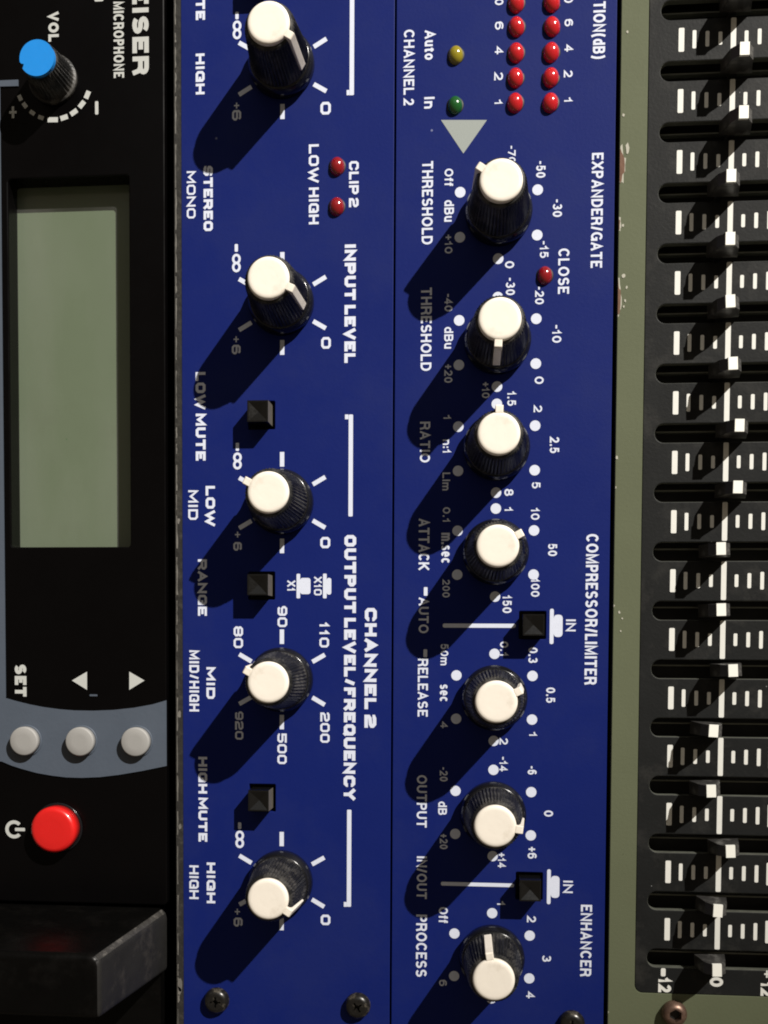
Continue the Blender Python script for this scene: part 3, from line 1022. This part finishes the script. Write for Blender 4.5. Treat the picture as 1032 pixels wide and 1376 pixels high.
shelf = mb.build('rack_shelf', None, (0, 0, 0))
shelf['label'] = 'thin black steel shelf edge with worn paint between the black receiver and the blue crossover'
shelf['category'] = 'shelf'

# ------------------------------------------------------------------ wireless receiver
X_RC1 = at(223, 688).x
X_RC0 = X_RC1 - 46
rc_y0 = at(110, 1214).y
rc_c = Vector(((X_RC0 + X_RC1) / 2, 30, -60))
receiver = thing('wireless_receiver', 'black wireless microphone receiver with greenish display, sky blue volume knob and red power button', 'receiver', rc_c)
mb = MB(M_DARK)
mb.box(X_RC0 + .6, X_RC1 - .4, rc_y0 + .5, Y_TOP - 4, -60, -6.1, M_DARK)
bmesh.ops.translate(mb.bm, verts=mb.bm.verts, vec=-rc_c)
mb.build('chassis', receiver, rc_c)
lx0, lx1, ly1, ly0 = rect_world((13, 174, 238, 735))
mb = MB(M_RECV, M_RECVTEXT, M_GREYBLUE)
plate(mb, rounded(X_RC0, X_RC1, rc_y0 + .05, Y_TOP, 1.0, 4), [rounded(lx0, lx1, ly0, ly1, .6, 3)], 0, 5.0, M_RECV, .3)
RT = lambda s, x0, x1, y0, y1, b=.24, ref=None: text(mb, s, (x0, x1, y0, y1), M_RECVTEXT, b, ref=ref)
RT('SENNHEISER', 178, 200, 21.6, 100.5, .28, 'SER')
RT('WIRELESS MICROPHONE', 152.7, 166.7, 19, 104.8, .2, 'CROPHONE')
RT('VOL', 65, 79, 16, 56, .26)
RT('SET', 20, 35.6, 892.8, 936, .3)
pxpoly(mb, ((96.7, 914.4), (117, 902.5), (117, 927)), M_RECVTEXT)
pxpoly(mb, ((194.2, 914.4), (173.8, 902.5), (173.8, 927)), M_RECVTEXT)
rect(mb, (127, 139, -4, 2), M_RECVTEXT, rad=.3)
rect(mb, (120.5, 131, 933, 935.5), M_GREYBLUE, rad=.1)
# volume scale
for i, (x, y) in enumerate(((27, 131.6), (33.4, 141.5), (43.5, 151.5), (55, 158), (71, 161), (86.2, 158), (99.3, 151), (110, 140.4), (117.4, 127.5))):
    p, ce = at(x, y), at(72, 108)
    d = (p - ce).normalized(); n = Vector((-d.y, d.x))
    a, w = (1.12, .52) if i == 4 else (.82, .52)
    if i < 4:
        a, w = .62, .42
    mb.flat([tuple(p + d * w + n * a), tuple(p + d * w - n * a), tuple(p - d * w - n * a), tuple(p - d * w + n * a)], Z_PRINT, M_RECVTEXT)
rect(mb, (127.8, 132.2, 136, 154), M_RECVTEXT, rad=.25)
stroke_text(mb, '+', (12.5, 22.5, 143, 159), M_RECVTEXT, .32)
# power symbol: open ring and bar
p = at(19, 1114.4)
ring_o, ring_i = 1.98, 1.22
pts_o, pts_i = [], []
for i in range(25):
    a = math.radians(42 + 276 * i / 24)
    pts_o.append((p.x + ring_o * math.cos(a), p.y + ring_o * math.sin(a))); pts_i.append((p.x + ring_i * math.cos(a), p.y + ring_i * math.sin(a)))
for i in range(24):
    mb.flat([pts_o[i], pts_o[i + 1], pts_i[i + 1], pts_i[i]], Z_PRINT, M_RECVTEXT)
mb.flat(rounded(p.x + .2, p.x + 2.45, p.y - .36, p.y + .36, .15, 2), Z_PRINT, M_RECVTEXT)
bmesh.ops.translate(mb.bm, verts=mb.bm.verts, vec=-rc_c)
mb.build('front_panel', receiver, rc_c)
# grey overlay round the buttons, with the strip beside the display
mb = MB(M_GREYBLUE)
xs = at(5.0, 600).x
gx1 = at(224, 985).x
top = [(225, 941), (205, 946.5), (180, 951), (152, 954), (125, 955), (100, 954.6), (80, 953), (58, 950), (40, 946.5), (22, 942), (8, 938)]
bot = [(3, 1023), (16, 1028.5), (30, 1033), (50, 1038.5), (70, 1042), (90, 1044.4), (110, 1045), (135, 1044), (160, 1041), (190, 1036), (223, 1029)]
pt = [at(*q) for q in top]; pb = [at(*q) for q in bot]
for q in (pt[0], pb[-1]):
    q.x = gx1
outline = [tuple(q) for q in pt] + [(xs, pt[-1].y + .2), (xs, at(3, 117).y)]
y_h0, y_h1 = at(10, 117).y, at(10, 108.5).y
x_h = at(25, 112).x
outline += [(x_h, y_h0), (x_h, y_h1), (X_RC0 + 4, y_h1), (X_RC0 + 4, pb[0].y)] + [tuple(q) for q in pb]
mb.prism(outline, .02, .28, M_GREYBLUE)
bmesh.ops.translate(mb.bm, verts=mb.bm.verts, vec=-rc_c)
mb.build('overlay', receiver, rc_c)
# display
mb = MB(M_LCD)
mb.box(lx0 - .4, lx1 + .4, ly0 - .4, ly1 + .4, -6.0, -5.02, M_LCD)
bmesh.ops.translate(mb.bm, verts=mb.bm.verts, vec=-rc_c)
mb.build('display', receiver, rc_c)
# clear window over the display, a little dusty and smeared
gm = bpy.data.materials.new('clear_window')
gm.use_nodes = True
nt = gm.node_tree
for nd in list(nt.nodes):
    nt.nodes.remove(nd)
out = nt.nodes.new('ShaderNodeOutputMaterial')
tr = nt.nodes.new('ShaderNodeBsdfTransparent'); tr.inputs[0].default_value = (.93, .95, .93, 1)
gl = nt.nodes.new('ShaderNodeBsdfGlossy'); gl.inputs['Roughness'].default_value = .12
df = nt.nodes.new('ShaderNodeBsdfDiffuse'); df.inputs[0].default_value = (.5, .5, .47, 1)
m1 = nt.nodes.new('ShaderNodeMixShader'); m2 = nt.nodes.new('ShaderNodeMixShader')
tc = nt.nodes.new('ShaderNodeTexCoord')
nz = nt.nodes.new('ShaderNodeTexNoise'); nz.inputs['Scale'].default_value = 38; nz.inputs['Detail'].default_value = 7
mp = nt.nodes.new('ShaderNodeMapping'); mp.inputs['Scale'].default_value = (1.6, .5, 1)
mr = nt.nodes.new('ShaderNodeMapRange')
mr.inputs['From Min'].default_value = .42; mr.inputs['From Max'].default_value = .75
mr.inputs['To Min'].default_value = .025; mr.inputs['To Max'].default_value = .10
nt.links.new(tc.outputs['Object'], mp.inputs['Vector']); nt.links.new(mp.outputs[0], nz.inputs['Vector'])
nt.links.new(nz.outputs['Fac'], mr.inputs['Value'])
nt.links.new(mr.outputs[0], m1.inputs[0]); nt.links.new(tr.outputs[0], m1.inputs[1]); nt.links.new(df.outputs[0], m1.inputs[2])
m2.inputs[0].default_value = .045; nt.links.new(m1.outputs[0], m2.inputs[1]); nt.links.new(gl.outputs[0], m2.inputs[2])
nt.links.new(m2.outputs[0], out.inputs[0])
mb = MB(gm)
mb.poly([(lx0, ly0, -4.5), (lx1, ly0, -4.5), (lx1, ly1, -4.5), (lx0, ly1, -4.5)], gm)
bmesh.ops.translate(mb.bm, verts=mb.bm.verts, vec=-rc_c)
mb.build('display_window', receiver, rc_c)
# round buttons
g0 = None
for px, py in ((36.5, 995), (110.8, 995.6), (185, 996)):
    loc = P3(px, py)
    if g0 is None:
        mb = MB(M_GREYBTN)
        mb.lathe([(3.1, .3), (3.1, 1.7), (3.02, 1.95), (2.8, 2.05), (1.5, 2.09)], M_GREYBTN, 48)
        g0 = mb.build('round_button', receiver, loc)
        mb = MB(M_GREYBLUE)
        mb.lathe([(3.45, .26), (3.45, .42), (3.3, .52), (3.15, .5)], M_GREYBLUE, 48)
        mb.build('rim', g0, loc)
    else:
        dup(g0, loc)
loc = P3(78.5, 1112)
mb = MB(M_REDBTN)
mb.lathe([(4.95, .05), (4.95, 2.6), (4.8, 3.1), (4.35, 3.42), (3.9, 3.5), (2, 3.45)], M_REDBTN, 64)
rb = mb.build('power_button', receiver, loc)
mb = MB(M_KNOB)
mb.lathe([(5.45, .02), (5.45, .35), (5.3, .5), (5.02, .45)], M_SKIRT, 64)
mb.build('rim', rb, loc)
# volume knob
loc = P3(72, 108)
mb = MB(M_KNOB)
mb.lathe([(5.15, .05, 0), (5.2, .5, 0), (5.15, .8, 0), (4.7, 1.1, .05), (4.4, 3.0, .09), (3.85, 7.6, .09), (3.7, 8.0, 0)], M_KNOB, 72, smooth=False)
vk = mb.build('volume_knob', receiver, loc)
mb = MB(M_BLUECAP)
n = 64
r = 3.62
ring = []
for i in range(n):
    a = 2 * math.pi * i / n
    q = abs((math.degrees(a) - 204 + 180) % 360 - 180)
    ring.append((r * (1 - .22 * max(0, 1 - q / 9)) * math.cos(a), r * (1 - .22 * max(0, 1 - q / 9)) * math.sin(a)))
mb.prism(ring, 7.9, 8.9, M_BLUECAP)
mb.bevel(.2, 2, 60)
mb.build('cap', vk, loc)
# black carrying handle standing out of the end of the panel
h = 31.0
x1 = at(227, 1255).x
y1 = at(110, 1215).y
y0 = at(226, 1304).y
mb = MB(M_BRACKET, M_WORN)
mb.prism([(X_RC0, y1)] + [(x1 - 2.2 + 2.2 * math.sin(math.radians(t)), y1 - 2.2 + 2.2 * math.cos(math.radians(t))) for t in (0, 30, 60, 90)] + [(x1, y0), (X_RC0, y0)], 0, h, M_BRACKET)
for v in mb.bm.verts:                               # drawn in towards the top on its outer side
    if v.co.z > h - .1:
        if v.co.x > X_RC0 + 5:
            v.co.x -= 4.6
        if v.co.y > y1 - 5:
            v.co.y -= 1.6
mb.bm.normal_update()
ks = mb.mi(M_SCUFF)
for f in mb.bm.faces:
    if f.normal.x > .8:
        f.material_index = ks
mb.bevel(1.3, 5, 50)
for f in mb.bm.faces:
    f.smooth = True
mb.bm.normal_update()
kw = mb.mi(M_EDGE)
for f in mb.bm.faces:                               # paint rubbed off along the upper outer edge
    ce = f.calc_center_median()
    if 3 < ce.z < h - .4 and f.normal.x > .66 and f.normal.y > .66:
        f.material_index = kw
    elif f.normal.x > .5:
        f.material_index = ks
bmesh.ops.translate(mb.bm, verts=mb.bm.verts, vec=-rc_c)
mb.build('handle', receiver, rc_c)
mb = MB(M_BRACKET)
mb.box(X_RC0, x1 - 2, Y_BOT + 20, y1 - .6, -60, -.5, M_BRACKET)
mb.bevel(.4, 2)
bmesh.ops.translate(mb.bm, verts=mb.bm.verts, vec=-rc_c)
mb.build('end_plate', receiver, rc_c)
